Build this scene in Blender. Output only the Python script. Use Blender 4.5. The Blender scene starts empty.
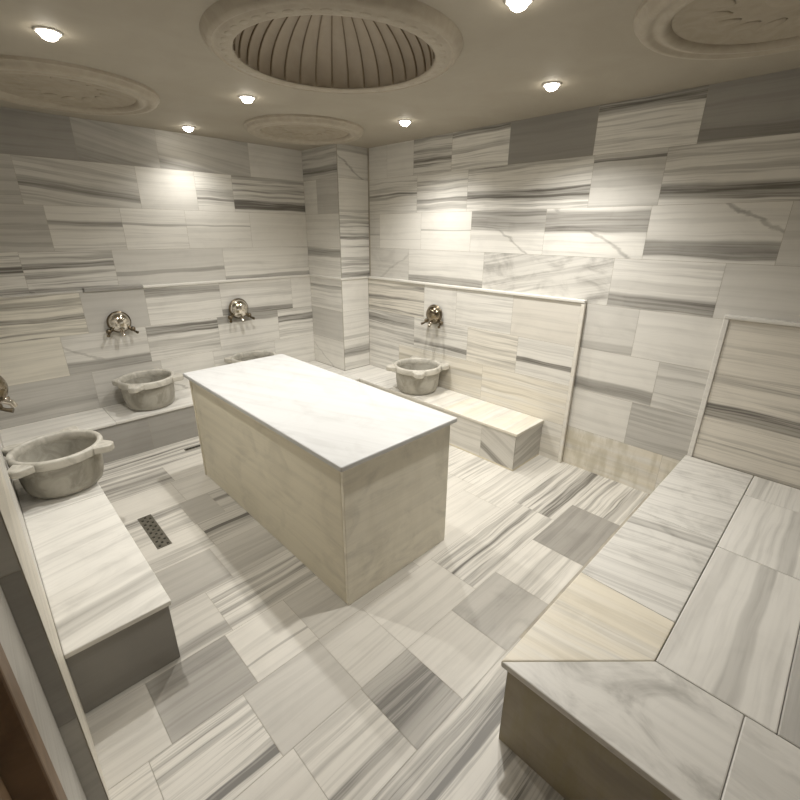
import bpy, bmesh, math, random
from mathutils import Vector, Matrix
R = math.radians
sc = bpy.context.scene
COL = sc.collection
random.seed(7)

# ------------------------------------------------------------------ sizes
XB, YA, XC, YD, H = 3.2543, 3.8, 0.107, -1.1, 2.4          # walls and ceiling
XBW, YAW, XCW = 3.225, 3.774, 0.149                        # wainscot faces
ZR = 1.228                                                 # top of wainscot
COLX, COLY = 2.894, 3.2394                                 # corner column
HB = 0.310                                                 # low bench height

# ------------------------------------------------------------------ materials
def nmat(name):
    m = bpy.data.materials.new(name); m.use_nodes = True
    nt = m.node_tree; b = nt.nodes['Principled BSDF']
    return m, nt, b

class N:
    """tiny helper for building node graphs"""
    def __init__(s, nt): s.nt = nt
    def val(s, sock, v):
        if isinstance(v, (int, float)): sock.default_value = v
        elif isinstance(v, (tuple, list)): sock.default_value = v
        else: s.nt.links.new(v, sock)
    def m(s, op, a, b=0.0, c=0.0, clamp=False):
        n = s.nt.nodes.new('ShaderNodeMath'); n.operation = op; n.use_clamp = clamp
        s.val(n.inputs[0], a); s.val(n.inputs[1], b); s.val(n.inputs[2], c)
        return n.outputs[0]
    def step(s, x, lo, hi):
        n = s.nt.nodes.new('ShaderNodeMapRange'); n.interpolation_type = 'SMOOTHSTEP'
        s.val(n.inputs['Value'], x); s.val(n.inputs['From Min'], lo); s.val(n.inputs['From Max'], hi)
        return n.outputs['Result']
    def xyz(s, x, y, z):
        n = s.nt.nodes.new('ShaderNodeCombineXYZ')
        s.val(n.inputs[0], x); s.val(n.inputs[1], y); s.val(n.inputs[2], z)
        return n.outputs[0]
    def sep(s, v):
        n = s.nt.nodes.new('ShaderNodeSeparateXYZ'); s.nt.links.new(v, n.inputs[0]); return n.outputs
    def noise(s, vec, scale=1.0, detail=3.0, rough=0.55, dist=0.0):
        n = s.nt.nodes.new('ShaderNodeTexNoise')
        s.nt.links.new(vec, n.inputs['Vector'])
        n.inputs['Scale'].default_value = scale; n.inputs['Detail'].default_value = detail
        n.inputs['Roughness'].default_value = rough; n.inputs['Distortion'].default_value = dist
        return n.outputs['Fac']
    def attr(s, name):
        n = s.nt.nodes.new('ShaderNodeAttribute'); n.attribute_name = name; return n
    def mix(s, f, a, b, mode='MIX'):
        n = s.nt.nodes.new('ShaderNodeMix'); n.data_type = 'RGBA'; n.blend_type = mode
        s.val(n.inputs[0], f); s.val(n.inputs[6], a); s.val(n.inputs[7], b)
        return n.outputs[2]

def marble_material():
    m, nt, b = nmat('striped_marble'); g = N(nt)
    uv = nt.nodes.new('ShaderNodeUVMap'); uv.uv_map = 'UVMap'
    u, v, _ = g.sep(uv.outputs[0])
    base = g.attr('base').outputs['Color']
    streak, freq, seed = g.sep(g.attr('p1').outputs['Vector'])
    bpos, bhw, bstr = g.sep(g.attr('p2').outputs['Vector'])
    dstr, du, mot = g.sep(g.attr('p3').outputs['Vector'])
    stain, tilt, warm = g.sep(g.attr('p4').outputs['Vector'])
    so = g.m('MULTIPLY', seed, 17.3)
    # gentle waviness of the veins
    w = g.noise(g.xyz(g.m('MULTIPLY', u, 1.6), g.m('MULTIPLY', v, 4.0), so), 1.0, 2.0)
    wv = g.m('MULTIPLY', g.m('SUBTRACT', w, 0.5), 0.05)
    vv = g.m('ADD', g.m('ADD', v, wv), g.m('MULTIPLY', u, tilt))
    n1 = g.noise(g.xyz(g.m('MULTIPLY', u, 0.7), g.m('MULTIPLY', vv, g.m('MULTIPLY', freq, 26.0)), so), 1.0, 3.0, 0.6)
    n2 = g.noise(g.xyz(g.m('MULTIPLY', u, 1.8), g.m('MULTIPLY', vv, g.m('MULTIPLY', freq, 95.0)), g.m('ADD', so, 5.0)), 1.0, 3.0, 0.6)
    n3 = g.noise(g.xyz(g.m('MULTIPLY', u, 5.0), g.m('MULTIPLY', v, 9.0), g.m('ADD', so, 9.0)), 1.0, 5.0, 0.6, 0.6)
    d1 = g.m('MULTIPLY', g.m('MULTIPLY', g.step(n1, 0.47, 0.62), streak), 0.58)
    d2 = g.m('MULTIPLY', g.m('MULTIPLY', g.step(n2, 0.48, 0.66), streak), 0.42)
    d0 = g.m('MULTIPLY', g.step(n1, 0.35, 0.75), 0.07)
    # one broad band
    ad = g.m('ABSOLUTE', g.m('SUBTRACT', g.m('ADD', vv, g.m('MULTIPLY', g.m('SUBTRACT', n2, 0.5), 0.012)), bpos))
    bandf = g.m('SUBTRACT', 1.0, g.step(g.m('DIVIDE', ad, g.m('MAXIMUM', bhw, 0.001)), 0.72, 1.2))
    band = g.m('MULTIPLY', g.m('MULTIPLY', bandf, bstr), g.m('ADD', 0.62, g.m('MULTIPLY', n2, 0.7)))
    # one crack-like diagonal vein
    n4d = g.noise(g.xyz(g.m('MULTIPLY', u, 6.0), g.m('MULTIPLY', v, 6.0), so), 1.0, 2.0)
    line = g.m('SUBTRACT', g.m('ADD', g.m('SUBTRACT', u, du), g.m('MULTIPLY', v, g.m('MULTIPLY', g.m('SIGN', dstr), 1.7))),
               g.m('MULTIPLY', g.m('SUBTRACT', n3, 0.5), 0.20))
    dg = g.m('MULTIPLY', g.m('SUBTRACT', 1.0, g.step(g.m('ABSOLUTE', line), 0.004, 0.030)), g.m('MULTIPLY', g.m('ABSOLUTE', dstr), g.m('ADD', 0.35, g.m('MULTIPLY', n4d, 0.5))))
    # cloudy mottling
    n4 = g.noise(g.xyz(g.m('MULTIPLY', u, 4.2), g.m('MULTIPLY', v, 6.0), g.m('ADD', so, 3.0)), 1.0, 5.0, 0.62, 0.9)
    dg = g.m('MULTIPLY', dg, g.m('SUBTRACT', 1.0, bandf))
    mt = g.m('MULTIPLY', g.m('MULTIPLY', g.step(n4, 0.44, 0.72), mot), 0.55)
    d = g.m('ADD', g.m('ADD', g.m('ADD', d1, d2), g.m('ADD', band, dg)), g.m('ADD', mt, d0), clamp=True)
    col = g.mix(d, base, (0.155, 0.145, 0.128, 1))
    # warm iron bloom following the grain
    nw = g.step(g.noise(g.xyz(g.m('MULTIPLY', u, 1.3), g.m('MULTIPLY', vv, 14.0), g.m('ADD', so, 21.0)), 1.0, 3.0), 0.25, 0.60)
    col = g.mix(g.m('MULTIPLY', nw, warm), col, (0.70, 0.61, 0.43, 1), 'MIX')
    # damp stain: vertical runs (v is height here)
    ns = g.noise(g.xyz(g.m('MULTIPLY', u, 14.0), g.m('MULTIPLY', v, 4.0), g.m('ADD', so, 31.0)), 1.0, 4.0, 0.6)
    st = g.m('MULTIPLY', g.step(ns, 0.42, 0.66), stain)
    col = g.mix(st, col, (0.33, 0.29, 0.17, 1))
    nt.links.new(col, b.inputs['Base Color'])
    b.inputs['Roughness'].default_value = 0.42
    b.inputs['Specular IOR Level'].default_value = 0.4
    bp = nt.nodes.new('ShaderNodeBump'); bp.inputs['Strength'].default_value = 0.06
    bp.inputs['Distance'].default_value = 0.01
    nt.links.new(n3, bp.inputs['Height']); nt.links.new(bp.outputs[0], b.inputs['Normal'])
    return m
MARBLE = marble_material()

def simple(name, c, rough=0.5, metal=0.0, noise=None, spec=0.5):
    m, nt, b = nmat(name); g = N(nt)
    b.inputs['Base Color'].default_value = (*c, 1)
    b.inputs['Roughness'].default_value = rough
    b.inputs['Metallic'].default_value = metal
    b.inputs['Specular IOR Level'].default_value = spec
    if noise:
        sc_, c2, dist, bump = noise
        tc = nt.nodes.new('ShaderNodeTexCoord')
        f = g.noise(tc.outputs['Object'], sc_, 5.0, 0.6, dist)
        nt.links.new(g.mix(g.step(f, 0.36, 0.68), (*c, 1), (*c2, 1)), b.inputs['Base Color'])
        if bump:
            bp = nt.nodes.new('ShaderNodeBump'); bp.inputs['Strength'].default_value = bump
            bp.inputs['Distance'].default_value = 0.01
            nt.links.new(f, bp.inputs['Height']); nt.links.new(bp.outputs[0], b.inputs['Normal'])
    return m
GROUT = simple('grout', (0.36, 0.33, 0.28), 0.85, noise=(9, (0.46, 0.42, 0.34), 0, 0.1))
PAINT = simple('ceiling_paint', (0.375, 0.34, 0.28), 0.75, noise=(2.5, (0.35, 0.315, 0.255), 0.4, 0.04), spec=0.25)
PLASTER = simple('moulded_plaster', (0.40, 0.355, 0.285), 0.6, noise=(16, (0.36, 0.315, 0.25), 0.5, 0.05), spec=0.3)
PLASTER_ROUGH = simple('relief_plaster', (0.36, 0.315, 0.25), 0.7, noise=(11, (0.32, 0.28, 0.215), 1.2, 0.25), spec=0.25)
DOMEP = simple('dome_plaster', (0.43, 0.375, 0.305), 0.6, noise=(10, (0.40, 0.345, 0.275), 0.4, 0.05), spec=0.3)
RIBM = simple('dome_rib', (0.21, 0.165, 0.115), 0.55, noise=(30, (0.25, 0.195, 0.13), 0, 0))
STONE = simple('grey_basin_marble', (0.41, 0.39, 0.34), 0.45, noise=(9, (0.27, 0.255, 0.215), 1.0, 0.10))
STONE_RIM = simple('pale_rim_marble', (0.56, 0.535, 0.475), 0.42, noise=(12, (0.40, 0.38, 0.33), 1.0, 0.08))  # rim marble, paler than the bowl
CHROME = simple('tarnished_chrome', (0.78, 0.74, 0.67), 0.1, 1.0, noise=(18, (0.62, 0.57, 0.50), 0.3, 0.05))
BRONZE = simple('dark_bronze', (0.34, 0.29, 0.22), 0.16, 1.0, noise=(18, (0.24, 0.20, 0.14), 0.3, 0.05))
BRASS = simple('aged_brass', (0.23, 0.19, 0.135), 0.28, 1.0, noise=(22, (0.12, 0.10, 0.07), 0.3, 0.05))
STEEL = simple('drain_steel', (0.22, 0.205, 0.17), 0.45, 0.7, noise=(40, (0.15, 0.14, 0.11), 0, 0.05))
DARK = simple('drain_shade_sheet', (0.02, 0.018, 0.014), 0.8, noise=(20, (0.03, 0.026, 0.02), 0, 0))
WOOD = simple('brown_door_wood', (0.24, 0.155, 0.09), 0.5, noise=(6, (0.17, 0.105, 0.06), 1.5, 0.05))
WHITEMETAL = simple('downlight_white', (0.78, 0.76, 0.72), 0.4, noise=(20, (0.72, 0.70, 0.66), 0, 0))
CAULK = simple('cream_caulk', (0.62, 0.56, 0.42), 0.7, noise=(14, (0.50, 0.44, 0.32), 0, 0.1))
def emit(name, c, s):
    m, nt, b = nmat(name)
    b.inputs['Emission Color'].default_value = (*c, 1); b.inputs['Emission Strength'].default_value = s
    b.inputs['Base Color'].default_value = (*c, 1)
    return m
BULB = emit('lit_bulb', (1.0, 0.93, 0.80), 30.0)

# ------------------------------------------------------------------ object helpers
def tag(o, label=None, cat=None, group=None, kind=None):
    for k, v in (('label', label), ('category', cat), ('group', group), ('kind', kind)):
        if v: o[k] = v
    return o
def empty(name, loc, label=None, cat=None, group=None, kind=None):
    o = bpy.data.objects.new(name, None); COL.objects.link(o)
    o.location = loc; o.empty_display_size = 0.1
    return tag(o, label, cat, group, kind)
def link(name, me, mats, parent=None, world=True):
    o = bpy.data.objects.new(name, me); COL.objects.link(o)
    for m in (mats if isinstance(mats, (list, tuple)) else [mats]): me.materials.append(m)
    if parent is not None:
        o.parent = parent
        if world:                                     # mesh was written in world metres
            o.matrix_parent_inverse = Matrix.Identity(4)
            o.location = -PLOC(parent)
    return o
def PLOC(o):
    v = Vector((0, 0, 0))
    while o is not None:
        v = v + Vector(o.location); o = o.parent
    return v
def from_bm(name, bm, mats, parent=None, world=True, smooth=False, angle=None):
    me = bpy.data.meshes.new(name); bm.normal_update(); bm.to_mesh(me); bm.free()
    if smooth:
        for p in me.polygons: p.use_smooth = True
        if angle: me.set_sharp_from_angle(angle=R(angle))
    return link(name, me, mats, parent, world)
def bevel(o, w=0.004, seg=2):
    m = o.modifiers.new('bevel', 'BEVEL'); m.width = w; m.segments = seg; m.limit_method = 'ANGLE'; m.angle_limit = R(40)
    return o

# ---- marble description:  tone 0 white .. 1 grey
def S(tone=0.1, streak=0.3, band=(0, 0, 0), diag=(0, 0), mot=0.12, freq=1.0, stain=0.0, tilt=0.0, warm=0.0, tint=None):
    wt, gr = (0.79, 0.77, 0.722), (0.225, 0.214, 0.197)
    c = [wt[i] * (1 - tone) + gr[i] * tone for i in range(3)]
    if tint: c = [c[i] * tint[i] for i in range(3)]
    return dict(base=(*c, 1), p1=(streak, freq, random.random()), band=band, diag=diag, mot=mot, p4=(stain, tilt, warm))
def RS(tone=None):
    t = random.choice([0.02, 0.08, 0.15, 0.25, 0.5]) if tone is None else tone
    return S(t, random.uniform(0.1, 0.7), (random.uniform(0.1, 0.9), random.uniform(0.05, 0.15), random.choice([0, 0, 0.4])))
NOSPEC = S(0.2, 0, mot=0)

class TM:
    """a mesh of marble faces: every face carries uv in metres and the marble description"""
    def __init__(s): s.v = []; s.f = []; s.uv = []; s.sp = []; s.mi = []
    def quad(s, pts, uvs, spec, mi=0, vh=0.3):
        i = len(s.v); s.v += [tuple(p) for p in pts]; s.f.append(tuple(range(i, i + len(pts))))
        s.uv += list(uvs); s.sp.append((spec, vh)); s.mi.append(mi)
    def face(s, idx, uvs, spec, mi=0, vh=0.3):
        s.f.append(tuple(idx)); s.uv += list(uvs); s.sp.append((spec, vh)); s.mi.append(mi)
    def tile(s, o, ud, vd, nd, u0, u1, v0, v1, spec, gap=0.0008, lift=0.0012):
        """tile on the plane through o; ud, vd, nd unit vectors; spec's streaks run along ud"""
        o, ud, vd, nd = map(Vector, (o, ud, vd, nd))
        a, b, c, d = u0 + gap, u1 - gap, v0 + gap, v1 - gap
        P = [o + ud * x + vd * y + nd * lift for x, y in ((a, c), (b, c), (b, d), (a, d))]
        U = [(a - u0, c - v0), (b - u0, c - v0), (b - u0, d - v0), (a - u0, d - v0)]
        if (P[1] - P[0]).cross(P[2] - P[1]).dot(nd) < 0: P.reverse(); U.reverse()
        s.quad(P, U, spec, 0, v1 - v0)
    def box(s, a, b, spec=None, mi=1, skip=()):
        x0, y0, z0 = a; x1, y1, z1 = b
        i = len(s.v)
        s.v += [(x0, y0, z0), (x1, y0, z0), (x1, y1, z0), (x0, y1, z0), (x0, y0, z1), (x1, y0, z1), (x1, y1, z1), (x0, y1, z1)]
        F = {'-z': (0, 3, 2, 1), '+z': (4, 5, 6, 7), '-y': (0, 1, 5, 4), '+x': (1, 2, 6, 5), '+y': (2, 3, 7, 6), '-x': (3, 0, 4, 7)}
        for k, f in F.items():
            if k in skip: continue
            uv = []
            for q in f:
                p = s.v[i + q]
                uv.append((p[0] - x0, p[1] - y0) if k[1] == 'z' else ((p[0] - x0, p[2] - z0) if k[1] == 'y' else (p[1] - y0, p[2] - z0)))
            s.face([i + q for q in f], uv, spec or NOSPEC, mi)
    def build(s, name, parent=None, mats=None, world=True):
        me = bpy.data.meshes.new(name); me.from_pydata(s.v, [], s.f)
        me.uv_layers.new(name='UVMap')
        me.uv_layers['UVMap'].data.foreach_set('uv', [c for t in s.uv for c in t])
        n = len(s.f)
        a = me.attributes.new('base', 'FLOAT_COLOR', 'FACE'); a.data.foreach_set('color', [c for sp, h in s.sp for c in sp['base']])
        def vec(nm, fn):
            a = me.attributes.new(nm, 'FLOAT_VECTOR', 'FACE'); a.data.foreach_set('vector', [c for sp, h in s.sp for c in fn(sp, h)])
        vec('p1', lambda sp, h: sp['p1'])
        vec('p2', lambda sp, h: (sp['band'][0] * h, sp['band'][1] * h, sp['band'][2]))
        vec('p3', lambda sp, h: (sp['diag'][0], sp['diag'][1], sp['mot']))
        vec('p4', lambda sp, h: sp['p4'])
        me.polygons.foreach_set('material_index', s.mi)
        me.update()
        return link(name, me, mats or [MARBLE, GROUT], parent, world)

def prism(name, poly, z0, z1, spec, axis='x', parent=None, bev=0.004):
    """a stone slab with the plan outline poly, grain along axis"""
    t = TM(); n = len(poly)
    a = 0 if axis == 'x' else 1
    mu = min(p[a] for p in poly); mv = min(p[1 - a] for p in poly); vh = max(p[1 - a] for p in poly) - mv
    t.v = [(x, y, z0) for x, y in poly] + [(x, y, z1) for x, y in poly]
    f = lambda p: (p[a] - mu, p[1 - a] - mv)
    t.face(range(n, 2 * n), [f(p) for p in poly], spec, 0, vh)
    t.face(list(range(n))[::-1], [f(p) for p in poly][::-1], spec, 0, vh)
    for i in range(n):
        j = (i + 1) % n
        L = (Vector(poly[j]) - Vector(poly[i])).length
        t.face((i, j, n + j, n + i), [(0, 0), (L, 0), (L, z1 - z0), (0, z1 - z0)], spec, 0, vh)
    o = t.build(name, parent, [MARBLE])
    if bev: bevel(o, bev, 2)
    return o
def rect(x0, x1, y0, y1): return [(x0, y0), (x1, y0), (x1, y1), (x0, y1)]

def lathe(bm, prof, seg=64, loc=(0, 0, 0), close=False, tilt=None):
    """revolve (r, z) profile; rotation matrix tilt optional"""
    rings = []
    M = tilt or Matrix.Identity(3)
    for r, z in prof:
        if r < 1e-6:
            rings.append([bm.verts.new(Vector(loc) + M @ Vector((0, 0, z)))])
        else:
            rings.append([bm.verts.new(Vector(loc) + M @ Vector((r * math.cos(2 * math.pi * k / seg), r * math.sin(2 * math.pi * k / seg), z))) for k in range(seg)])
    pairs = list(zip(rings, rings[1:])) + ([(rings[-1], rings[0])] if close else [])
    for A, B in pairs:
        for k in range(seg):
            k2 = (k + 1) % seg
            if len(A) == 1 and len(B) == 1: continue
            if len(A) == 1: bm.faces.new((A[0], B[k2], B[k]))
            elif len(B) == 1: bm.faces.new((A[k], A[k2], B[0]))
            else: bm.faces.new((A[k], A[k2], B[k2], B[k]))
def tube(bm, pts, rad, seg=10, cap=True):
    pts = [Vector(p) for p in pts]; rings = []
    rads = rad if isinstance(rad, (list, tuple)) else [rad] * len(pts)
    up = None
    for i, p in enumerate(pts):
        d = (pts[min(i + 1, len(pts) - 1)] - pts[max(i - 1, 0)]).normalized()
        if up is None: up = Vector((0, 0, 1)) if abs(d.z) < 0.9 else Vector((1, 0, 0))
        s = d.cross(up).normalized(); up = s.cross(d).normalized()
        rings.append([bm.verts.new(p + (s * math.cos(2 * math.pi * k / seg) + up * math.sin(2 * math.pi * k / seg)) * rads[i]) for k in range(seg)])
    for A, B in zip(rings, rings[1:]):
        for k in range(seg): bm.faces.new((A[k], A[(k + 1) % seg], B[(k + 1) % seg], B[k]))
    if cap: bm.faces.new(rings[0][::-1]); bm.faces.new(rings[-1])
def fixn(bm): bmesh.ops.recalc_face_normals(bm, faces=bm.faces[:])

# ================================================================== SETTING
# ---- floor: courses along x (y0, y1, [x joints], [marble])
floor = TM()
floor.box((XC - 0.25, YD - 0.25, -0.12), (XB + 0.2, YA + 0.2, 0.0), None, 1)
def lay(tm, o, ud, vd, nd, rows, sign=1):
    for v0, v1, us, sps in rows:
        for i, sp in enumerate(sps):
            tm.tile(o, ud, vd, nd, us[i], us[i + 1], v0, v1, sp)
E0, E1 = XC, XB
rows = [
 (-1.1, -0.89, [E0, 0.7, 1.2, 1.8], [RS(), RS(), RS()]),
 (-0.89, -0.585, [E0, 0.5, 1.0, 1.6], [RS(), RS(), RS()]),
 (-0.585, -0.28, [E0, 0.75, 1.2, 1.8], [RS(), RS(), RS()]),
 (-0.28, 0.02, [E0, 0.45, 0.95, 1.6], [S(.1, .5), S(.1, .7), S(.25, .9)]),
 (0.02, 0.325, [E0, 0.27, 0.647, 1.6], [S(.1, .3), S(.12, .15), S(.12, .85, (.62, .10, .55))]),
 (0.325, 0.628, [E0, 0.27, 0.642, 0.945, 1.20, 1.50, 1.862, 2.24, 2.745, E1],
    [S(.05, .6), S(.1, .15), S(.1, .4, (.25, .05, .45)), S(.55, .8, (.5, .3, .35)), S(.15, .15), S(.45, .15, (.5, .2, .25), mot=.4), S(.08, .4, (.55, .06, .3)), S(.72, .35, mot=.3), S(.08, .8, (.2, .08, .4))]),
 (0.628, 0.93, [E0, 0.27, 0.603, 0.95, 1.20, 1.688, 2.503, E1],
    [S(.05, .5, (.35, .05, .5)), S(.06, .75, (.12, .06, .85)), S(.36, .12), S(.2, .2), S(.12, .15), S(.12, .72, (.5, .05, .4), freq=1.2), S(.18, .95, (.25, .12, .5))]),
 (0.93, 1.235, [E0, 0.346, 0.668, 0.957, 1.6, 2.369, E1],
    [S(.22, .15), S(.62, .25, (.8, .12, .3)), S(.02, .12, (.32, .02, .4)), S(.2, .2), S(.15, .12), S(.06, .35)]),
 (1.235, 1.545, [E0, 0.705, 1.172, 1.8, 2.47, E1],
    [S(.2, .2, (.14, .12, .45)), S(.08, .65, (.42, .05, .5)), S(.1, .4), S(.12, .35), S(.08, .55)]),
 (1.545, 1.85, [E0, 0.85, 1.17, 1.9, 2.363, E1],
    [S(.52, .15, (.08, .04, .3)), S(.3, .2, (.2, .1, .25)), S(.1, .4), S(.06, .2, tilt=.3), S(.1, .5)]),
 (1.85, 2.13, [E0, 0.889, 1.4, 2.1, 2.7, E1],
    [S(.1, .3, (.25, .2, .2)), S(.18, .7, (.55, .06, .7)), S(.1, .5), S(.2, .3), S(.05, .4)]),
 (2.13, 2.42, [E0, 0.88, 1.067, 1.6, 2.2, E1],
    [S(.1, .4, (.88, .12, .45)), S(.42, .12), S(.25, .5, (.6, .1, .4)), S(.1, .3), S(.2, .5)]),
 (2.42, 2.735, [E0, 0.935, 1.5, 2.1, E1],
    [S(.03, .12, diag=(-.0, 0)), S(.05, .15), S(.1, .3), S(.1, .5)]),
 (2.735, 3.0, [E0, 0.967, 1.6, 2.3, E1],
    [S(.3, .8, (.6, .08, .5)), S(.04, .1), S(.15, .4), S(.1, .3)]),
 (3.0, 3.4, [E0, 1.5, 2.2, E1], [S(.12, .9, (.62, .05, .4)), S(.1, .7), S(.2, .4)]),
 (3.4, 3.8, [E0, 1.5, 2.2, E1], [RS(), RS(), RS()]),
]
for _, _, _, sps in rows:                              # floor marble tinted slightly creamier and duller than the wall tiles
    for sp in sps: sp['base'] = tuple(c * k for c, k in zip(sp['base'], (.90, .885, .86, 1)))
lay(floor, (0, 0, 0), (1, 0, 0), (0, 1, 0), (0, 0, 1), rows)
tag(floor.build('floor'), 'striped grey and white marble tile floor of the hammam', 'floor', kind='structure')

# ---- right wall (x = XB); tiles listed from the corner towards the camera, u = distance from y = 3.8
def wall_rows(rows, ref):
    return [(z0, z1, [abs(ref - y) for y in ys], sp) for z0, z1, ys, sp in rows]
Z = [0, 0.31, 0.615, 0.92, 1.2255, 1.5255, 1.83, 2.13, 2.4]
YE = YD
wr = TM()
wr.box((XB, YD - 0.1, -0.12), (XB + 0.12, YA + 0.12, H + 0.06), None, 1)
lay(wr, (XB, YA, 0), (0, -1, 0), (0, 0, 1), (-1, 0, 0), wall_rows([
 (Z[7], Z[8], [3.22, 2.97, 2.634, 2.213, 1.686, 1.066, .497, -.25, YE],
   [S(.16, .1), S(.14, .12), S(.22, .8, (.38, .06, .7)), S(.04, .55, (.92, .08, .5)), S(.86, .18, mot=.05), S(.05, .5, (.9, .12, .6)), S(.74, .25, (.12, .1, .5)), S(.4, .3)]),
 (Z[6], Z[7], [3.22, 2.587, 2.037, 1.051, .633, -.3, YE],
   [S(.14, .6, (.52, .03, .6)), S(.06, .6, (.3, .06, .6)), S(.05, .75, (.36, .10, .6)), S(.27, .25, (.86, .03, .6)), S(.08, .55, (.22, .14, .6)), S(.2, .4)]),
 (Z[5], Z[6], [3.22, 3.078, 2.53, 1.98, 1.336, .661, .015, -.6, YE],
   [S(.2, .2, (.4, .02, .3)), S(.02, .05, (.25, .012, .2)), S(.01, .05, (.52, .016, .45)), S(.02, .2, (.78, .24, .6), (.62, .55)), S(.02, .2, (.72, .2, .62), (.62, .60)), S(.09, .15, (.22, .16, .62), (.7, .91)), S(.25, .1), S(.1, .3)]),
 (Z[4], Z[5], [3.22, 2.678, 1.834, .823, .224, -.5, YE],
   [S(.22, .15, diag=(-.35, .1), mot=.3), S(.03, .18, (.14, .13, .6)), S(.16, .35, mot=.75, tilt=-.22), S(.07, .25, (.13, .15, .62)), S(.22, .08), S(.2, .2)]),
 (Z[3], Z[4], [.96, .614, .1, -.4, YE], [S(.2, .1, (.1, .1, .3), mot=.25), S(.1, .08), S(.2, .3), S(.1, .3)]),
 (Z[2], Z[3], [.96, .438, .1, -.5, YE], [S(.08, .12, (.16, .15, .62)), S(.24, .35), S(.2, .3), S(.1, .3)]),
 (Z[1], Z[2], [.96, .546, .1, -.5, YE], [S(.12, .1), S(.45, .35, (.55, .03, -.4)), S(.2, .3), S(.1, .3)]),
 (Z[0], Z[1], [.96, .3, -.3, YE], [S(.1, .15, stain=.36, warm=.4), S(.1, .2, stain=.34, warm=.3), S(.2, .3)]),
], YA))
wall_right = tag(wr.build('wall_right'), 'long right wall clad in striped grey and white marble tiles', 'wall', kind='structure')

EDGE = lambda: S(.04, .12, mot=.1)
def strip(name, a, b, parent, spec=None, bev=0.004):
    t = TM(); t.box(a, b, spec or EDGE(), 0)
    return bevel(t.build(name, parent, [MARBLE]), bev, 2)

wb = TM()
wb.box((XBW, 0.955, 0), (XB - 0.0005, COLY - 0.0015, ZR), None, 1)
lay(wb, (XBW, YA, 0), (0, -1, 0), (0, 0, 1), (-1, 0, 0), wall_rows([
 (Z[3], ZR, [3.225, 2.443, 2.067, 1.512, .982], [S(.12, .75, (.5, .04, .3), tint=(1, .975, .93)), S(.03, .12, diag=(.0, 0), mot=.3), S(.04, .3), S(.15, .1, tint=(1, .98, .95))]),
 (.625, Z[3], [3.225, 2.563, 1.926, 1.437, .982], [S(.18, .6, (.75, .14, .45)), S(.07, .45, (.25, .08, .5)), S(.06, .5, tint=(1, .98, .94)), S(.08, .25, (.42, .07, .85))]),
 (Z[1], .625, [3.225, 2.768, 1.747, .982], [S(.12, .4), S(.06, .3, (.6, .12, .35), warm=.3), S(.06, .45, warm=.32)]),
 (Z[0], Z[1], [3.225, 2.5, 1.7, .982], [S(.12, .4), S(.06, .3), S(.08, .3, warm=.2)]),
], YA))
wsc = wb.build('wainscot', wall_right)
strip('wainscot_ledge', (XBW - 0.014, 0.955, ZR), (XB - 0.0005, COLY - 0.018, ZR + 0.02), wsc)
strip('wainscot_edge_strip', (XBW - 0.010, 0.952, 0.001), (XBW + 0.012, 0.98, ZR - 0.0005), wsc, S(.08, .1, warm=.2))
# second wainscot panel behind the wide corner bench
wb = TM()
ZR2 = 1.235
wb.box((XBW, YD + 0.002, 0), (XB - 0.0005, 0.16, ZR2), None, 1)
lay(wb, (XBW, YA, 0), (0, -1, 0), (0, 0, 1), (-1, 0, 0), wall_rows([
 (.92, ZR2, [.135, -.5, YE], [S(.14, .3, tint=(1, .97, .92)), S(.1, .3)]),
 (.63, .92, [.135, -.5, YE], [S(.12, .55, (.22, .16, .6), tint=(1, .97, .92)), S(.1, .3)]),
 (.375, .63, [.135, -.5, YE], [S(.12, .4, (.5, .02, .4), tint=(1, .97, .92)), S(.1, .3)]),
], YA))
wsc2 = wb.build('wainscot', wall_right)
strip('wainscot_ledge', (XBW - 0.014, YD + 0.002, ZR2), (XB - 0.0005, 0.163, ZR2 + 0.02), wsc2, S(.15, .2))
strip('wainscot_edge_strip', (XBW - 0.010, 0.136, 0.374), (XBW + 0.012, 0.163, ZR2 - 0.0005), wsc2, S(.08, .1))

# ---- back wall (y = YA), u = x
wk = TM()
wk.box((XC - 0.12, YA, -0.12), (XB - 0.001, YA + 0.12, H + 0.06), None, 1)
lay(wk, (0, YA, 0), (1, 0, 0), (0, 0, 1), (0, -1, 0), [
 (Z[7], Z[8], [XC, .45, 1.033, 1.574, 2.338, COLX], [S(.8, .2), S(.75, .2), S(.52, .25, (.2, .2, .35), tilt=.2), S(.45, .25, (.15, .12, .35), tilt=.14), S(.2, .1)]),  # grey tiles, toned darker to put the upper left shade into colour
 (Z[6], Z[7], [XC, .654, 1.386, 1.829, 2.152, COLX], [S(.45, .3), S(.28, .4, (.5, .1, .45), tilt=.12), S(.1, .12), S(.05, .6, (.3, .03, .4)), S(.14, .75, (.22, .14, .6))]),
 (Z[5], Z[6], [XC, .758, 1.226, 1.706, 2.283, COLX], [S(.42, .3), S(.12, .3, (.62, .05, .45)), S(.02, .22, (.62, .025, .4)), S(.02, .12, (.6, .02, .45)), S(.06, .06)]),
 (Z[4], Z[5], [XC, .55, 1.114, 1.987, COLX], [S(.15, .75, (.62, .07, .6)), S(.13, .75, (.68, .07, .6), (.6, .05)), S(.24, .1, (.42, .06, .45)), S(.05, .2, (.1, .1, .5), (-.6, 1.0))]),
 (Z[3], Z[4], [XC, .65, 1.24, COLX], [S(.2, .5), S(.2, .3), S(.1, .3)]),
])
wall_back = tag(wk.build('wall_back'), 'back wall clad in striped marble tiles behind the two small basins', 'wall', kind='structure')
wb = TM()
wb.box((XCW, YAW, 0), (COLX - 0.0015, YA - 0.0005, ZR), None, 1)
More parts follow.
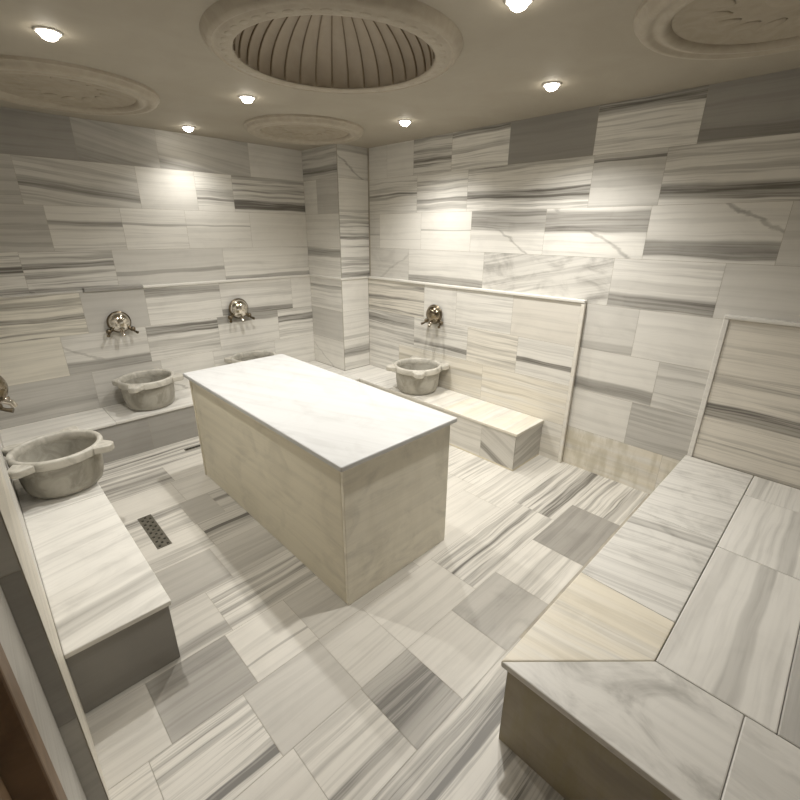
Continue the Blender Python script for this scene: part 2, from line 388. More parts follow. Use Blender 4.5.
lay(wb, (0, YAW, 0), (1, 0, 0), (0, 0, 1), (0, -1, 0), [
 (Z[3], ZR, [XCW, .836, 1.278, 1.903, 2.647, COLX - .002], [S(.15, .75, (.45, .06, .55), tint=(1, .98, .92)), S(.42, .06), S(.08, .3, (.85, .11, .55)), S(.08, .3, (.10, .09, .7)), S(.07, .1)]),
 (Z[2], Z[3], [XCW, .65, 1.235, 1.843, 2.466, COLX - .002], [S(.14, .15, tint=(1, .98, .92)), S(.14, .25, (.14, .16, .5), (.5, .36)), S(.12, .5, (.82, .14, .55)), S(.1, .2, (.9, .13, .6)), S(.05, .45, (.7, .1, .6))]),
 (Z[1], Z[2], [XCW, .789, 1.3, 1.76, 2.4, COLX - .002], [S(.48, .2, (.3, .1, .3)), S(.33, .2), S(.1, .15, diag=(.6, .18)), S(.1, .3), S(.08, .2)]),
 (Z[0], Z[1], [XCW, .9, 1.8, COLX - .002], [RS(), RS(), RS()]),
])
wsc = wb.build('wainscot', wall_back)
strip('wainscot_ledge', (1.276, YAW - 0.014, ZR), (COLX - 0.014, YA - 0.0005, ZR + 0.02), wsc)
strip('wainscot_ledge', (XCW + 0.002, YAW - 0.004, ZR), (0.866, YA - 0.0005, ZR + 0.016), wsc, S(.3, .6))
o = strip('ledge_insert', (0.868, YAW - 0.018, ZR), (1.274, YA - 0.0005, ZR + 0.030), wsc, S(.7, .3)); bevel(o, 0.008, 3)
o['label'] = 'short dark grey strip set in the white ledge'

# ---- left wall (x = XC) with a thick wainscot that ends in the foreground
wl = TM()
wl.box((XC - 0.12, 0.425, -0.12), (XC, YA - 0.0005, H + 0.06), None, 1)
wl.box((XC - 0.12, YD, 2.06), (XC, 0.4245, H + 0.06), None, 1)
wl.box((XC - 0.12, YD - 0.1, -0.12), (XC, -0.56, 2.06), None, 1)
rw = []
for k in range(8):
    ys, y = [0.426], 0.426
    while y < 3.75:
        y = min(3.799, y + random.uniform(.45, .8)); ys.append(y)
        if 3.799 - y < .3: ys[-1] = 3.799; break
    rw.append((Z[k], Z[k + 1], ys, [RS() for _ in ys[1:]]))
lay(wl, (XC, 0, 0), (0, 1, 0), (0, 0, 1), (1, 0, 0), [(a, b, ys, [S(.5, .15)] + sp[1:]) for a, b, ys, sp in rw])
wall_left = tag(wl.build('wall_left'), 'left wall of marble tiles beside the brown door at the edge', 'wall', kind='structure')
wb = TM()
YW0 = 0.82
wb.box((XC + 0.0005, YW0, 0), (XCW, YAW - 0.002, ZR), None, 1)
lay(wb, (XCW, 0, 0), (0, 1, 0), (0, 0, 1), (1, 0, 0), [
 (Z[k], Z[k + 1] if k < 3 else ZR, [YW0 + .001, 1.5 + .1 * k, 2.1 + .15 * k, 2.9, YAW - .004], [S(.1, .2, tint=(1, .97, .9)), RS(.1), RS(), RS()]) for k in range(4)])
lay(wb, (0, YW0, 0), (1, 0, 0), (0, 0, 1), (0, -1, 0), [
 (0, .47, [XC + .001, XCW - .001], [S(.6, .15)]), (.47, .96, [XC + .001, XCW - .001], [S(.85, .15)]), (.96, ZR, [XC + .001, XCW - .001], [S(.6, .15)])])
wsc = wb.build('wainscot', wall_left)
strip('wainscot_ledge', (XC + 0.0005, YW0 - 0.003, ZR), (XCW + 0.012, YAW - 0.016, ZR + 0.02), wsc)

# ---- brown door in the left wall, right at the edge of the view
t = TM()
for a, b in (((XC - .10, 0.34, 0), (XC + .012, 0.424, 2.055)), ((XC - .10, -0.555, 0), (XC + .012, -0.47, 2.055)), ((XC - .10, -0.47, 1.97), (XC + .012, 0.34, 2.055))):
    t.box(a, b, None, 0)
d1 = tag(bevel(t.build('door_1', None, [WOOD]), .004), 'dark brown wooden door frame at the lower left edge', 'door', kind='structure')
t = TM(); t.box((XC - .07, -0.468, 0.006), (XC - .03, 0.338, 1.968), None, 0); leaf = bevel(t.build('door_leaf', d1, [WOOD]), .003)
bm = bmesh.new()
tube(bm, [(XC - .03, -.40, 1.0), (XC - .004, -.40, 1.0)], .011); tube(bm, [(XC - .006, -.40, 1.0), (XC - .006, -.28, 1.0)], .008)
from_bm('door_handle', bm, CHROME, leaf, smooth=True)

# ---- front wall behind the camera
wf = TM()
wf.box((XC - 0.12, YD - 0.12, -0.12), (XB + 0.12, YD, H + 0.06), None, 1)
for k in range(8):
    xs, x = [XC], XC
    while x < XB - .001:
        x = x + random.uniform(.45, .8)
        if XB - x < .3: x = XB
        xs.append(x)
    lay(wf, (0, YD, 0), (1, 0, 0), (0, 0, 1), (0, 1, 0), [(Z[k], Z[k + 1], xs, [RS() for _ in xs[1:]])])
tag(wf.build('wall_front'), 'front wall of marble tiles behind the viewpoint', 'wall', kind='structure')

# ---- square column filling the corner of back and right walls
wc = TM()
wc.box((COLX, COLY, 0), (XB - 0.001, YA - 0.001, H), None, 1)
lay(wc, (COLX, YA, 0), (0, -1, 0), (0, 0, 1), (-1, 0, 0), [
 (Z[7], H, [0.002, .559], [S(.3, .5, (.3, .1, .6))]),
 (Z[6], Z[7], [0.002, .22, .559], [S(.1, .1), S(.42, .2)]),
 (Z[5], Z[6], [0.002, .559], [S(.12, .12)]),
 (Z[4], Z[5], [0.002, .559], [S(.06, .2, (.84, .15, .55))])])
lay(wc, (COLX, COLY, 0), (1, 0, 0), (0, 0, 1), (0, -1, 0), [
 (Z[7], H, [0.002, .358], [S(.16, .2, (.9, .1, .3), (.7, .30))]),
 (Z[6], Z[7], [0.002, .358], [S(.03, .12, (.08, .04, .3))]),
 (Z[5], Z[6], [0.002, .358], [S(.05, .75, (.3, .05, .4))]),
 (Z[4], Z[5], [0.002, .358], [S(.1, .6, (.15, .1, .6))])])
wcol = tag(wc.build('wall_column'), 'square marble clad column standing in the far corner', 'column', kind='structure')
cx, cy = COLX - .012, COLY - .012
t = TM()
t.box((cx, cy, HB + .001), (XBW - 0.001, COLY - .0005, ZR), None, 1)
t.box((cx, COLY - .0005, HB + .001), (COLX - .0005, YAW - .001, ZR), None, 1)
lay(t, (cx, YA, 0), (0, -1, 0), (0, 0, 1), (-1, 0, 0), [
 (Z[3], ZR, [.03, .571], [S(.06, .3, (.75, .06, .4))]), (Z[2], Z[3], [.03, .571], [S(.36, .12)]), (HB + .002, Z[2], [.03, .571], [S(.06, .12, diag=(.4, .35))])])
lay(t, (cx, cy, 0), (1, 0, 0), (0, 0, 1), (0, -1, 0), [
 (Z[3], ZR, [.002, .34], [S(.04, .12)]), (Z[2], Z[3], [.002, .34], [S(.05, .15, (.12, .06, .3))]), (HB + .002, Z[2], [.002, .34], [S(.08, .3, (.62, .16, .55))])])
wsc = t.build('wainscot', wcol)
tl = TM(); e = .012
tl.v = [(cx - e, cy - e, z) for z in (ZR, ZR + .02)] + [(XBW - .016, cy - e, z) for z in (ZR, ZR + .02)] + [(XBW - .016, COLY - .0006, z) for z in (ZR, ZR + .02)] \
     + [(COLX - .0006, COLY - .0006, z) for z in (ZR, ZR + .02)] + [(COLX - .0006, YAW - .016, z) for z in (ZR, ZR + .02)] + [(cx - e, YAW - .016, z) for z in (ZR, ZR + .02)]
ed = EDGE(); n = 6
tl.face([2 * i + 1 for i in range(n)], [(tl.v[2 * i][0], tl.v[2 * i][1]) for i in range(n)], ed)
tl.face([2 * i for i in range(n)][::-1], [(tl.v[2 * i][0], tl.v[2 * i][1]) for i in range(n)][::-1], ed)
for i in range(n):
    j = (i + 1) % n
    tl.face((2 * i, 2 * j, 2 * j + 1, 2 * i + 1), [(0, 0), (.3, 0), (.3, .02), (0, .02)], ed)
bevel(tl.build('wainscot_ledge', wsc, [MARBLE]), .004)

# ---- ceiling with the opening of the central dome
DX, DY, ZD = 1.60, 1.495, 2.36
bm = bmesh.new()
seg = 96
outer = [bm.verts.new((x, y, H)) for x, y in ((XC - .1, YD - .1), (XB + .1, YD - .1), (XB + .1, YA + .1), (XC - .1, YA + .1))]
hole = [bm.verts.new((DX + .44 * math.cos(2 * math.pi * k / seg), DY + .44 * math.sin(2 * math.pi * k / seg), H)) for k in range(seg)]
ed = [bm.edges.new((L[i], L[(i + 1) % len(L)])) for L in (outer, hole) for i in range(len(L))]
bmesh.ops.triangle_fill(bm, use_beauty=True, edges=ed)
bmesh.ops.extrude_face_region(bm, geom=bm.faces[:])
bm.verts.ensure_lookup_table()
half = len(bm.verts) // 2
for v in bm.verts[half:]: v.co.z += 0.06
fixn(bm)
tag(from_bm('ceiling', bm, PAINT), 'painted cream ceiling with round plaster ornaments and downlights', 'ceiling', kind='structure')

# ================================================================== CEILING ORNAMENTS
dome = empty('ceiling_dome', (DX, DY, H), 'large fluted plaster dome recessed in the middle of the ceiling', 'ceiling dome')
bm = bmesh.new()
lathe(bm, [(.536, H), (.533, 2.391), (.526, 2.382), (.519, 2.372), (.511, 2.364), (.500, 2.361), (.494, 2.366), (.486, 2.366), (.480, 2.361), (.430, 2.357), (.422, 2.359), (.4195, 2.364), (.432, 2.374), (.446, H)], 96, (DX, DY, 0), close=True)
fixn(bm); mould = from_bm('ring_moulding', bm, PLASTER, dome, smooth=True, angle=50)
bm = bmesh.new()
nb = 44
for k in range(nb):
    a = 2 * math.pi * k / nb
    M = Matrix.Translation((DX + .453 * math.cos(a), DY + .453 * math.sin(a), 2.3605)) @ Matrix.Rotation(a, 4, 'Z') @ Matrix.Diagonal((  .016, .026, .0035, 1))
    bmesh.ops.create_icosphere(bm, subdivisions=2, radius=1, matrix=M)
from_bm('relief_ornament', bm, PLASTER, mould, smooth=True)
# fluted bowl: hemispherical, each flute bulging between two ribs
NF, RD, DD = 32, .419, .27
bm = bmesh.new()
sub, lev = 8, 22
ringsv = []
for j in range(lev + 1):
    ph = math.pi / 2 * j / lev
    r0, z0 = RD * math.cos(ph), ZD + .006 + DD * math.sin(ph)
    if j == lev: ringsv.append([bm.verts.new((DX, DY, z0))]); break
    rr = []
    for k in range(NF * sub):
        w = math.sin(math.pi * (k % sub) / sub)
        rr.append(bm.verts.new((DX + (r0 * (1 + .018 * w)) * math.cos(2 * math.pi * k / (NF * sub)), DY + (r0 * (1 + .018 * w)) * math.sin(2 * math.pi * k / (NF * sub)), z0 + .006 * w * math.sin(ph))))
    ringsv.append(rr)
for A, B in zip(ringsv, ringsv[1:]):
    for k in range(NF * sub):
        k2 = (k + 1) % (NF * sub)
        if len(B) == 1: bm.faces.new((A[k], B[0], A[k2]))
        else: bm.faces.new((A[k], B[k], B[k2], A[k2]))
from_bm('fluted_bowl', bm, DOMEP, dome, smooth=True)
ribme = None
for k in range(NF):
    if ribme is None:
        bm = bmesh.new()
        pts = [(RD * .995 * math.cos(math.pi / 2 * t / 16) , 0, .006 + ZD - H + DD * .995 * math.sin(math.pi / 2 * t / 16)) for t in range(0, 16)]
        tube(bm, pts, [.0048 - .0032 * i / 15 for i in range(16)], 6)
        rib = from_bm('rib', bm, RIBM, dome, world=False, smooth=True); ribme = rib.data
    else:
        rib = bpy.data.objects.new('rib', ribme); COL.objects.link(rib); rib.parent = dome
    rib.rotation_euler = (0, 0, 2 * math.pi * k / NF)

def medallion(x, y, label, name='ceiling_medallion'):
    md = empty(name, (x, y, H), label, 'ceiling medallion', 'round plaster medallions around the ceiling dome')
    bm = bmesh.new()
    lathe(bm, [(.472, 0), (.470, -.014), (.458, -.020), (.455, -.032), (.440, -.042), (.418, -.043), (.408, -.034), (.392, -.034), (.384, -.040), (.366, -.042), (.352, -.030), (.345, -.018), (.345, 0)], 80, close=True)
    fixn(bm); from_bm('ring_moulding', bm, PLASTER, md, world=False, smooth=True, angle=50)
    bm = bmesh.new()
    lathe(bm, [(.3465, -.020), (.30, -.013), (.2, -.007), (.1, -.004), (0, -.003)], 80)
    fixn(bm); disc = from_bm('relief_panel', bm, PLASTER_ROUGH, md, world=False, smooth=True)
    bm = bmesh.new()                                   # low leaf relief round the panel
    for k in range(14):
        a = 2 * math.pi * k / 14
        M = Matrix.Translation((.23 * math.cos(a), .23 * math.sin(a), -.0066)) @ Matrix.Rotation(a + .5, 4, 'Z') @ Matrix.Diagonal((.075, .030, .005, 1))
        bmesh.ops.create_icosphere(bm, subdivisions=2, radius=1, matrix=M)
    bmesh.ops.create_icosphere(bm, subdivisions=2, radius=1, matrix=Matrix.Translation((0, 0, -.001)) @ Matrix.Diagonal((.09, .09, .006, 1)))
    from_bm('leaf_relief', bm, PLASTER_ROUGH, disc, world=False, smooth=True)
    return md
medallion(2.374, 2.93, 'small round plaster medallion on the ceiling in front of the corner column').scale = (.94, .94, 1)
medallion(0.875, 3.00, 'round plaster medallion on the ceiling above the back wall at left')
medallion(2.375, 0.064, 'round plaster medallion on the ceiling at the upper right corner')

# ================================================================== DOWNLIGHTS
SPOT_W = 72.0
def downlight(x, y, label, power=1.0):
    dl = empty('ceiling_downlight', (x, y, H), label, 'downlight', 'recessed ceiling downlights')
    bm = bmesh.new()
    lathe(bm, [(.047, 0), (.047, -.004), (.043, -.007), (.036, -.006), (.033, -.002), (.033, 0)], 32, close=True)
    fixn(bm); from_bm('trim_ring', bm, WHITEMETAL, dl, world=False, smooth=True, angle=50)
    bm = bmesh.new()
    lathe(bm, [(.034, -.002), (.033, -.012), (.027, -.022), (.015, -.029), (0, -.031)], 32)
    fixn(bm); from_bm('bulb', bm, BULB, dl, world=False, smooth=True)
    l = bpy.data.lights.new('downlight_lamp', 'SPOT'); l.energy = SPOT_W * power; l.color = (1.0, .972, .915)
    l.spot_size = R(138); l.spot_blend = 1.0; l.shadow_soft_size = .03
    lo = bpy.data.objects.new('lamp', l); COL.objects.link(lo); lo.parent = dl; lo.location = (0, 0, -.07)
downlight(.698, 2.161, 'bright downlight in the upper left corner of the ceiling', .8)
downlight(1.672, 2.457, 'downlight just below the left rim of the large fluted dome')
downlight(1.732, 3.532, 'downlight closest to the back wall, between the left and the small medallions', .22)
downlight(2.727, 2.213, 'downlight near the right wall, right of the small medallion', .82)
downlight(2.678, 1.076, 'downlight near the right wall above the dark grey tile')
downlight(1.773, .715, 'downlight at the top edge of the picture, right of the fluted dome')

# ================================================================== BENCHES
def bench_face(tm, o, ud, nd, us, z1, specs):
    lay(tm, o, ud, (0, 0, 1), nd, [(0.001, z1, us, specs)])
TS = 0.022                                            # bench top thickness
# left bench
b = empty('stone_bench', (.33, 2.2, 0), 'low marble bench along the left wall carrying the nearest basin', 'bench', 'low basin benches')
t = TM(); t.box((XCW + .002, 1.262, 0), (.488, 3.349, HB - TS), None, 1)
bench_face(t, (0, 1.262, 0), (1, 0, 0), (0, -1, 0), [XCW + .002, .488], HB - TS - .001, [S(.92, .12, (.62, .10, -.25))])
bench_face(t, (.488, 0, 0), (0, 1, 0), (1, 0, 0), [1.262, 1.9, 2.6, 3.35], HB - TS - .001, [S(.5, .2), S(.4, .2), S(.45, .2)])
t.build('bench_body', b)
prism('top_slab', rect(XCW + .002, .5, 1.2484, 2.3), HB - TS, HB, S(.08, .16, (.12, .05, .3), tilt=-.18, mot=.25, freq=.7), 'x', b)
prism('top_slab', rect(XCW + .002, .5, 2.302, 3.349), HB - TS, HB, S(.12, .35), 'x', b)
# back bench
b = empty('stone_bench', (1.5, 3.56, 0), 'low marble bench along the back wall under two taps', 'bench', 'low basin benches')
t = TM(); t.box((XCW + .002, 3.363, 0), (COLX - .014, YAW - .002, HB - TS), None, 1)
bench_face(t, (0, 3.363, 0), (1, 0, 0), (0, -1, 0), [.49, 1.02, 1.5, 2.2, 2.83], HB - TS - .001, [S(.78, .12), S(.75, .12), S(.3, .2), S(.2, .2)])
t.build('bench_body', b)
for x0, x1, sp in ((XCW + .002, .80, S(.12, .2)), (.801, 1.55, S(.16, .2)), (1.551, 2.2, S(.1, .2)), (2.201, COLX - .014, S(.08, .3))):
    prism('top_slab', rect(x0, x1, 3.351, YAW - .002), HB - TS, HB, sp, 'x', b)
# right bench
b = empty('stone_bench', (3.03, 2.1, 0), 'low marble bench along the right wall with a basin near the column', 'bench', 'low basin benches')
t = TM(); t.box((2.842, 1.146, 0), (XBW - .002, COLY - .014, HB - TS), None, 1)
bench_face(t, (2.842, YA, 0), (0, -1, 0), (-1, 0, 0), [.56, 1.3, 1.8, 2.352, 2.654], HB - TS - .001, [S(.15, .2), S(.1, .3), S(.18, .25), S(.32, .3, (.4, .12, .45), tilt=.5, freq=.6)])
bench_face(t, (0, 1.146, 0), (1, 0, 0), (0, -1, 0), [2.842, XBW - .002], HB - TS - .001, [S(.34, .4, tilt=-.2, freq=.7)])
t.build('bench_body', b)
t = TM(); t.box((2.46, 2.94, 0), (2.8415, 3.3485, HB - TS), None, 1)
bench_face(t, (0, 2.94, 0), (1, 0, 0), (0, -1, 0), [2.46, 2.84], HB - TS - .001, [S(.2, .2)])
t.build('bench_body', b)
prism('top_slab', rect(2.45, 2.8292, 2.93, 3.3495), HB - TS, HB, S(.12, .2, mot=.3), 'x', b)
for y0, y1, sp in ((1.1345, 1.83, S(.1, .2, warm=.4, mot=.3, freq=.6)), (1.831, 2.5, S(.12, .2, warm=.15, mot=.3, freq=.6)), (2.501, 3.3495, S(.08, .3))):
    poly = rect(2.8304, XBW - .002, y0, y1) if y1 < 3.3 else [(2.8304, y0), (XBW - .002, y0), (XBW - .002, COLY - .014), (COLX - .0135, COLY - .014), (COLX - .0135, 3.3495), (2.8304, 3.3495)]
    prism('top_slab', poly, HB - TS, HB, sp, 'x', b)

def caulk(parent, a, b):
    t = TM(); t.box(a, b, None, 0); bevel(t.build('caulk_line', parent, [CAULK]), .002)
caulk(b, (2.836, 1.14, .0013), (2.8418, 2.93, .010)); caulk(b, (2.8425, 1.14, .0013), (XBW - .004, 1.1455, .010))
# wide heated bench in the right foreground
XR_, YR_, HR_ = 1.1635, .1686, .379
XI, YI = 1.5262, -.1786
b = empty('corner_bench', (2.2, -.45, 0), 'wide marble lying bench filling the right foreground with mitred front corner', 'bench')
t = TM(); t.box((XR_ + .018, YD + .002, 0), (XBW - .012, YR_ - .018, HR_ - .025), None, 1)
bench_face(t, (XR_ + .018, YR_ - .018, 0), (0, -1, 0), (-1, 0, 0), [0, .62, 1.2], HR_ - .027, [S(.72, .1, mot=.5, stain=.6, tint=(1, .92, .76)), S(.78, .1, mot=.5, stain=.6, tint=(1, .92, .76))])
bench_face(t, (XR_ + .018, YR_ - .018, 0), (1, 0, 0), (0, 1, 0), [0, .7, 1.4, 2.04], HR_ - .027, [S(.2, .3), S(.3, .3), S(.2, .3)])
t.build('bench_body', b)
za, zb = HR_ - .025, HR_
g_ = .0015
xe = XBW - .012
prism('edge_slab', [(XR_, YR_), (XI - g_, YI + g_), (1.742 - g_, YI + g_), (1.742 - g_, YR_)][::-1], za, zb, S(.02, .3, warm=.5, tilt=.12, mot=.3), 'y', b)
prism('edge_slab', rect(1.742, 2.375 - g_, YI + g_, YR_), za, zb, S(.17, .28, (.93, .06, .35), tilt=.2, mot=.5, freq=1.7), 'y', b)
prism('edge_slab', rect(2.375, xe, YI + g_, YR_), za, zb, S(.18, .22, tilt=.2, mot=.5, freq=1.7), 'y', b)
prism('edge_slab', [(XR_, YR_ - .002), (XR_, -.418 + g_), (XI - g_, -.418 + g_), (XI - g_, YI)], za, zb, S(.16, .06, mot=.8), 'y', b)
prism('edge_slab', rect(XR_, XI - g_, YD + .003, -.418), za, zb, S(.22, .1, mot=.5), 'y', b)
prism('seat_slab', rect(XI + g_, 2.335 - g_, -.49, YI - g_), za, zb, S(.1, .2, (.4, .1, .3), freq=.45), 'x', b)
prism('seat_slab', rect(2.335 + g_, 2.93 - g_, -.49, YI - g_), za, zb, S(.08, .3, (.25, .1, .25), freq=.5), 'x', b)
prism('seat_slab', rect(2.93 + g_, xe, -.49, YI - g_), za, zb, S(.16, .35), 'x', b)
prism('seat_slab', rect(XI + g_, 2.335 - g_, YD + .003, -.49 - g_), za, zb, S(.55, .2), 'x', b)
prism('seat_slab', rect(2.335 + g_, 2.93 - g_, YD + .003, -.49 - g_), za, zb, S(.2, .4), 'x', b)
prism('seat_slab', rect(2.93 + g_, xe, YD + .003, -.49 - g_), za, zb, S(.3, .4), 'x', b)

# ================================================================== MASSAGE PLATFORM
PX0, PX1, PY0, PY1, PH = 1.1396, 1.8965, .9624, 2.7229, .772
BX0, BX1, BY0, BY1 = 1.1644, 1.8687, .9854, 2.6782
pf = empty('massage_platform', (1.52, 1.83, 0), 'large rectangular white topped marble massage platform in the middle of the floor', 'massage platform')
TP = .026
prism('top_slab', rect(PX0, PX1, PY0, PY1), PH - TP, PH, S(.0, .08, mot=.24, tilt=.4, freq=.5, tint=(.70, .72, .76)), 'y', pf, .006)
def panel(a, b, spec):
    t = TM(); t.box(a, b, spec, 0)
    return bevel(t.build('side_panel', pf, [MARBLE]), .003)
pt = (1.0, .955, .82)
panel((BX0, BY0 + .021, .001), (BX0 + .02, BY1 - .021, PH - TP - .0005), S(.1, .05, mot=.3, tint=pt))
panel((BX1 - .02, BY0 + .021, .001), (BX1, BY1 - .021, PH - TP - .0005), S(.1, .05, mot=.3, tint=pt))
panel((BX0, BY0, .001), (BX1, BY0 + .02, PH - TP - .0005), S(.0, .05, mot=.42, stain=.08, tint=(1.06, 1.035, .95)))  # near end lightened: light from the camera side put into its colour
panel((BX0 - .006, BY1 - .02, .001), (BX1, BY1, PH - TP - .0005), S(.1, .05, mot=.3, tint=pt))

# ================================================================== STONE BASINS
BZ = HB
def basin(x, y, label, lugs=(54, 150, 232, -33), far=.27, size=1.0):
    root = empty('stone_basin', (x, y, BZ), label, 'basin', 'round stone basins on the benches')
    bm = bmesh.new()
    prof = [(0, .0), (.138, .0), (.157, .005), (.170, .018), (.179, .042), (.186, .080), (.190, .13), (.195, .188), (.182, .188), (.176, .12), (.164, .075), (.135, .045), (.08, .036), (0, .034)]
    lathe(bm, prof, 72); fixn(bm)
    body = from_bm('bowl', bm, STONE, root, world=False, smooth=True, angle=60)
    bm = bmesh.new()
    lathe(bm, [(.183, .186), (.205, .186), (.2095, .190), (.2105, .224), (.207, .232), (.199, .236), (.188, .234), (.182, .226), (.1815, .19)], 72, close=True); fixn(bm)
    rim = from_bm('rim', bm, STONE_RIM, root, world=False, smooth=True, angle=45)
    for k in range(4):
        a = R(lugs[k])
        c, s = math.cos(a), math.sin(a)
        room = 9.0                                     # how far the lug may reach before a wall
        if c > .2: room = min(room, (XBW - .004 - x) / c)
        if c < -.2: room = min(room, (x - XCW - .004) / -c)
        if s > .2: room = min(room, (YAW - .004 - y) / s)
        reach = min((.278, far, .29, .28)[k], room / size - .006)
        bm = bmesh.new()
        w0, w1 = .058, .036
        out = [(.204, -w0), (reach - .022, -w1), (reach - .007, -w1 * .72), (reach, -w1 * .28), (reach, w1 * .28), (reach - .007, w1 * .72), (reach - .022, w1), (.204, w0)]
        lo = [bm.verts.new((px, py, .190)) for px, py in out]; hi = [bm.verts.new((px, py, .231)) for px, py in out]
        bm.faces.new(hi); bm.faces.new(lo[::-1])
        for i in range(8): bm.faces.new((lo[i], lo[(i + 1) % 8], hi[(i + 1) % 8], hi[i]))
        fixn(bm)
        lg = from_bm('lug', bm, STONE_RIM, rim, world=False, smooth=True, angle=40); lg.rotation_euler = (0, 0, a)
        bevel(lg, .008, 3)
    root.scale = (size, size, 1.05)
    return root
basin(.372, 2.556, 'grey stone basin nearest the viewpoint, on the left bench', (66, 140, 222, -36), .27, 1.03)
basin(1.116, 3.562, 'grey stone basin on the back bench under the left tap', (52, 158, 234, -30), .243)
basin(2.06, 3.562, 'grey stone basin half hidden behind the white massage platform')
basin(3.008, 2.301, 'grey stone basin standing on the right bench near the column', (50, 146, 226, -43), .28, 1.04)

# ================================================================== TAPS
def tap(loc, rz, label, cover=None, size=1.0):
    """local frame: wall plane is y = 0, tap sticks out towards -y"""
    root = empty('basin_tap', loc, label, 'tap', 'domed metal taps above the basins'); root.rotation_euler = (0, 0, rz); root.scale = (size,) * 3
    MX = Matrix.Rotation(R(90), 3, 'X')                # lathe axis -> -y
    bm = bmesh.new(); lathe(bm, [(0, .0), (.062, .0), (.062, .006), (.050, .012), (.036, .014), (.034, .036), (0, .036)], 40, tilt=MX); fixn(bm)
    from_bm('wall_flange', bm, BRASS, root, world=False, smooth=True, angle=40)
    bm = bmesh.new()
    prof = [(.070, .030)] + [(.073 * math.cos(t), .034 + .058 * math.sin(t)) for t in [R(5 + 8.5 * i) for i in range(10)]] + [(0, .0925)]
    lathe(bm, prof[::-1] + [(.066, .030)] + [(.066 * math.cos(t), .034 + .050 * math.sin(t)) for t in [R(5 + 8.5 * i) for i in range(10)]] + [(0, .084)], 48, tilt=MX); fixn(bm)
    cup = from_bm('domed_cover', bm, cover or CHROME, root, world=False, smooth=True, angle=50)
    bm = bmesh.new(); lathe(bm, [(.064, .024), (.0765, .024), (.081, .031), (.079, .039), (.069, .042)], 48, tilt=MX, close=True); fixn(bm)
    from_bm('cover_rim', bm, BRASS, cup, world=False, smooth=True, angle=60)
    bm = bmesh.new(); tube(bm, [(0, -.02, -.045), (0, -.06, -.062), (0, -.085, -.078), (0, -.092, -.100)], [.015, .015, .014, .013], 16); fixn(bm)
    from_bm('spout', bm, CHROME, root, world=False, smooth=True, angle=50)
    for sx in (-1, 1):
        bm = bmesh.new()
        tube(bm, [(sx * .02, -.028, -.04), (sx * .055, -.030, -.052), (sx * .075, -.034, -.06)], [.013, .014, .012], 14)
        fixn(bm); h = from_bm('valve_stem', bm, BRASS, root, world=False, smooth=True, angle=50)
        bm = bmesh.new()
        lathe(bm, [(0, -.018), (.012, -.016), (.018, -.008), (.019, 0), (.018, .008), (.012, .016), (0, .018)], 20, (sx * .080, -.036, -.062)); 
        tube(bm, [(sx * .078, -.036, -.066), (sx * .088, -.060, -.080), (sx * .098, -.082, -.086)], [.009, .008, .011], 10)
        fixn(bm); from_bm('handle', bm, BRASS, h, world=False, smooth=True, angle=50)
    return root
tap((1.048, YAW, .985), 0, 'round domed tap on the back wall, above the left basin there', None, 1.06)
tap((2.045, YAW, .985), 0, 'round domed tap on the back wall above the half hidden basin', None, 1.18)
tap((XBW, 2.285, .985), R(-90), 'bronze domed tap on the right wall above its basin', BRONZE, 1.08)
tap((XCW, 2.575, .93), R(90), 'tap on the left wall cut off by the left picture edge', BRONZE, 1.18)

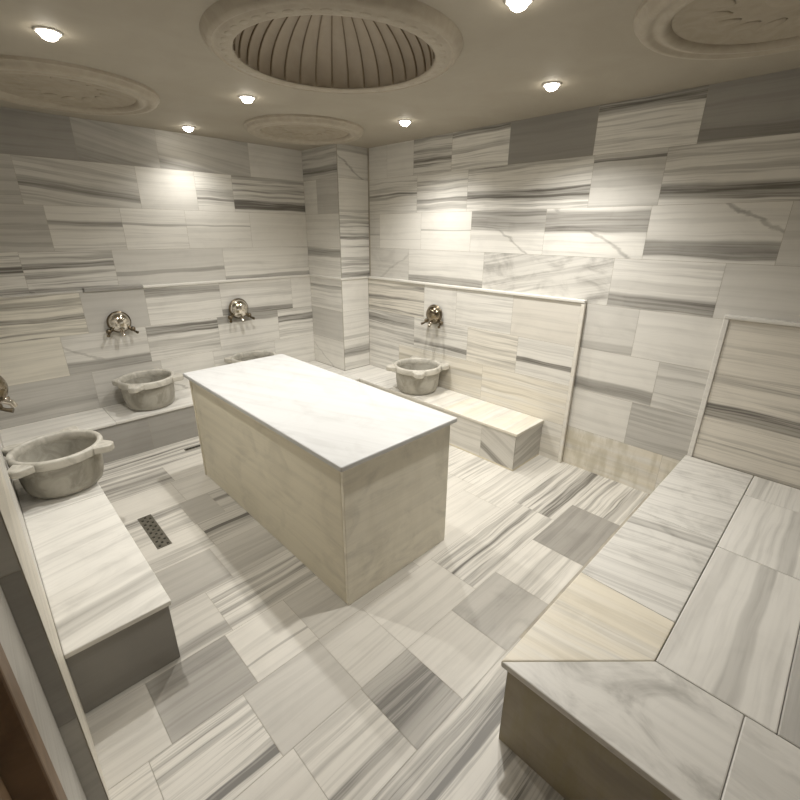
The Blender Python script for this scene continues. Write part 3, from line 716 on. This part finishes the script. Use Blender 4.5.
# ================================================================== FLOOR DRAINS
def drain(name, x0, x1, y0, y1, label, holes=True):
    d = empty(name, ((x0 + x1) / 2, (y0 + y1) / 2, 0), label, 'floor drain', None)
    t = TM(); f = .006; z1 = .0045
    for a, b_ in (((x0, y0), (x1, y0 + f)), ((x0, y1 - f), (x1, y1)), ((x0, y0 + f), (x0 + f, y1 - f)), ((x1 - f, y0 + f), (x1, y1 - f))):
        t.box((*a, .0014), (*b_, z1), None, 0)
    t.build('drain_frame', d, [STEEL])
    t = TM(); t.box((x0 + f, y0 + f, .0014), (x1 - f, y1 - f, .0020), None, 0); t.build('drain_shade_sheet', d, [DARK])  # flat near-black sheet paints the darkness below the grate
    # perforated plate: grid of cells, each a square with a diamond hole
    bm = bmesh.new()
    nx, ny = (3, 14)
    if not holes: nx, ny = 14, 1
    xa, xb, ya, yb = x0 + f, x1 - f, y0 + f, y1 - f
    for i in range(nx):
        for j in range(ny):
            ax, bx = xa + (xb - xa) * i / nx, xa + (xb - xa) * (i + 1) / nx
            ay, by = ya + (yb - ya) * j / ny, ya + (yb - ya) * (j + 1) / ny
            mx, my = (ax + bx) / 2, (ay + by) / 2
            hx, hy = (bx - ax) * (.30 if holes else .42), (by - ay) * (.30 if holes else .40)
            zz = .0040
            O = [bm.verts.new((*p, zz)) for p in ((ax, ay), (bx, ay), (bx, by), (ax, by))]
            if holes and (i + j) % 2: 
                bm.faces.new(O); continue
            I = [bm.verts.new((*p, zz)) for p in ((mx - hx, my - hy), (mx + hx, my - hy), (mx + hx, my + hy), (mx - hx, my + hy))]
            I2 = [bm.verts.new((v.co.x, v.co.y, .0022)) for v in I]
            for k in range(4):
                k2 = (k + 1) % 4
                bm.faces.new((O[k], O[k2], I[k2], I[k])); bm.faces.new((I[k], I[k2], I2[k2], I2[k]))
    bmesh.ops.remove_doubles(bm, verts=bm.verts[:], dist=1e-5)
    from_bm('drain_grate', bm, STEEL, d)
    return d
drain('floor_drain', .640, .716, 2.040, 2.420, 'narrow perforated metal floor drain beside the left bench')
drain('floor_drain', 1.19, 1.56, 3.150, 3.185, 'dark slot drain in the floor behind the far end of the platform', False)

# ================================================================== CAMERA
F_PX = 440.16
yaw, pitch, roll = -.7751, -.3651, .0077
cyw, syw, cp, sp_ = math.cos(yaw), math.sin(yaw), math.cos(pitch), math.sin(pitch)
fwd = Vector((-syw * cp, cyw * cp, sp_)); right = Vector((cyw, syw, 0)); up = right.cross(fwd)
r2 = right * math.cos(roll) + up * math.sin(roll); u2 = -right * math.sin(roll) + up * math.cos(roll)
cam = bpy.data.cameras.new('camera'); co = bpy.data.objects.new('camera', cam); COL.objects.link(co)
M = Matrix((r2, u2, -fwd)).transposed().to_4x4(); M.translation = (.2045, -.3337, 1.674)
co.matrix_world = M
cam.sensor_fit = 'HORIZONTAL'; cam.sensor_width = 36.0; cam.lens = 36.0 * F_PX / 800.0; cam.clip_start = .01
sc.camera = co

w = bpy.data.worlds.new('world'); sc.world = w; w.use_nodes = True
w.node_tree.nodes['Background'].inputs[0].default_value = (.02, .02, .02, 1)
vs = sc.view_settings
vs.view_transform = 'Standard'; vs.look = 'None'; vs.gamma = 1.0; vs.exposure = 0.2; vs.use_curve_mapping = False
sc.cycles.max_bounces = 10; sc.cycles.diffuse_bounces = 6; sc.cycles.sample_clamp_indirect = 6.0
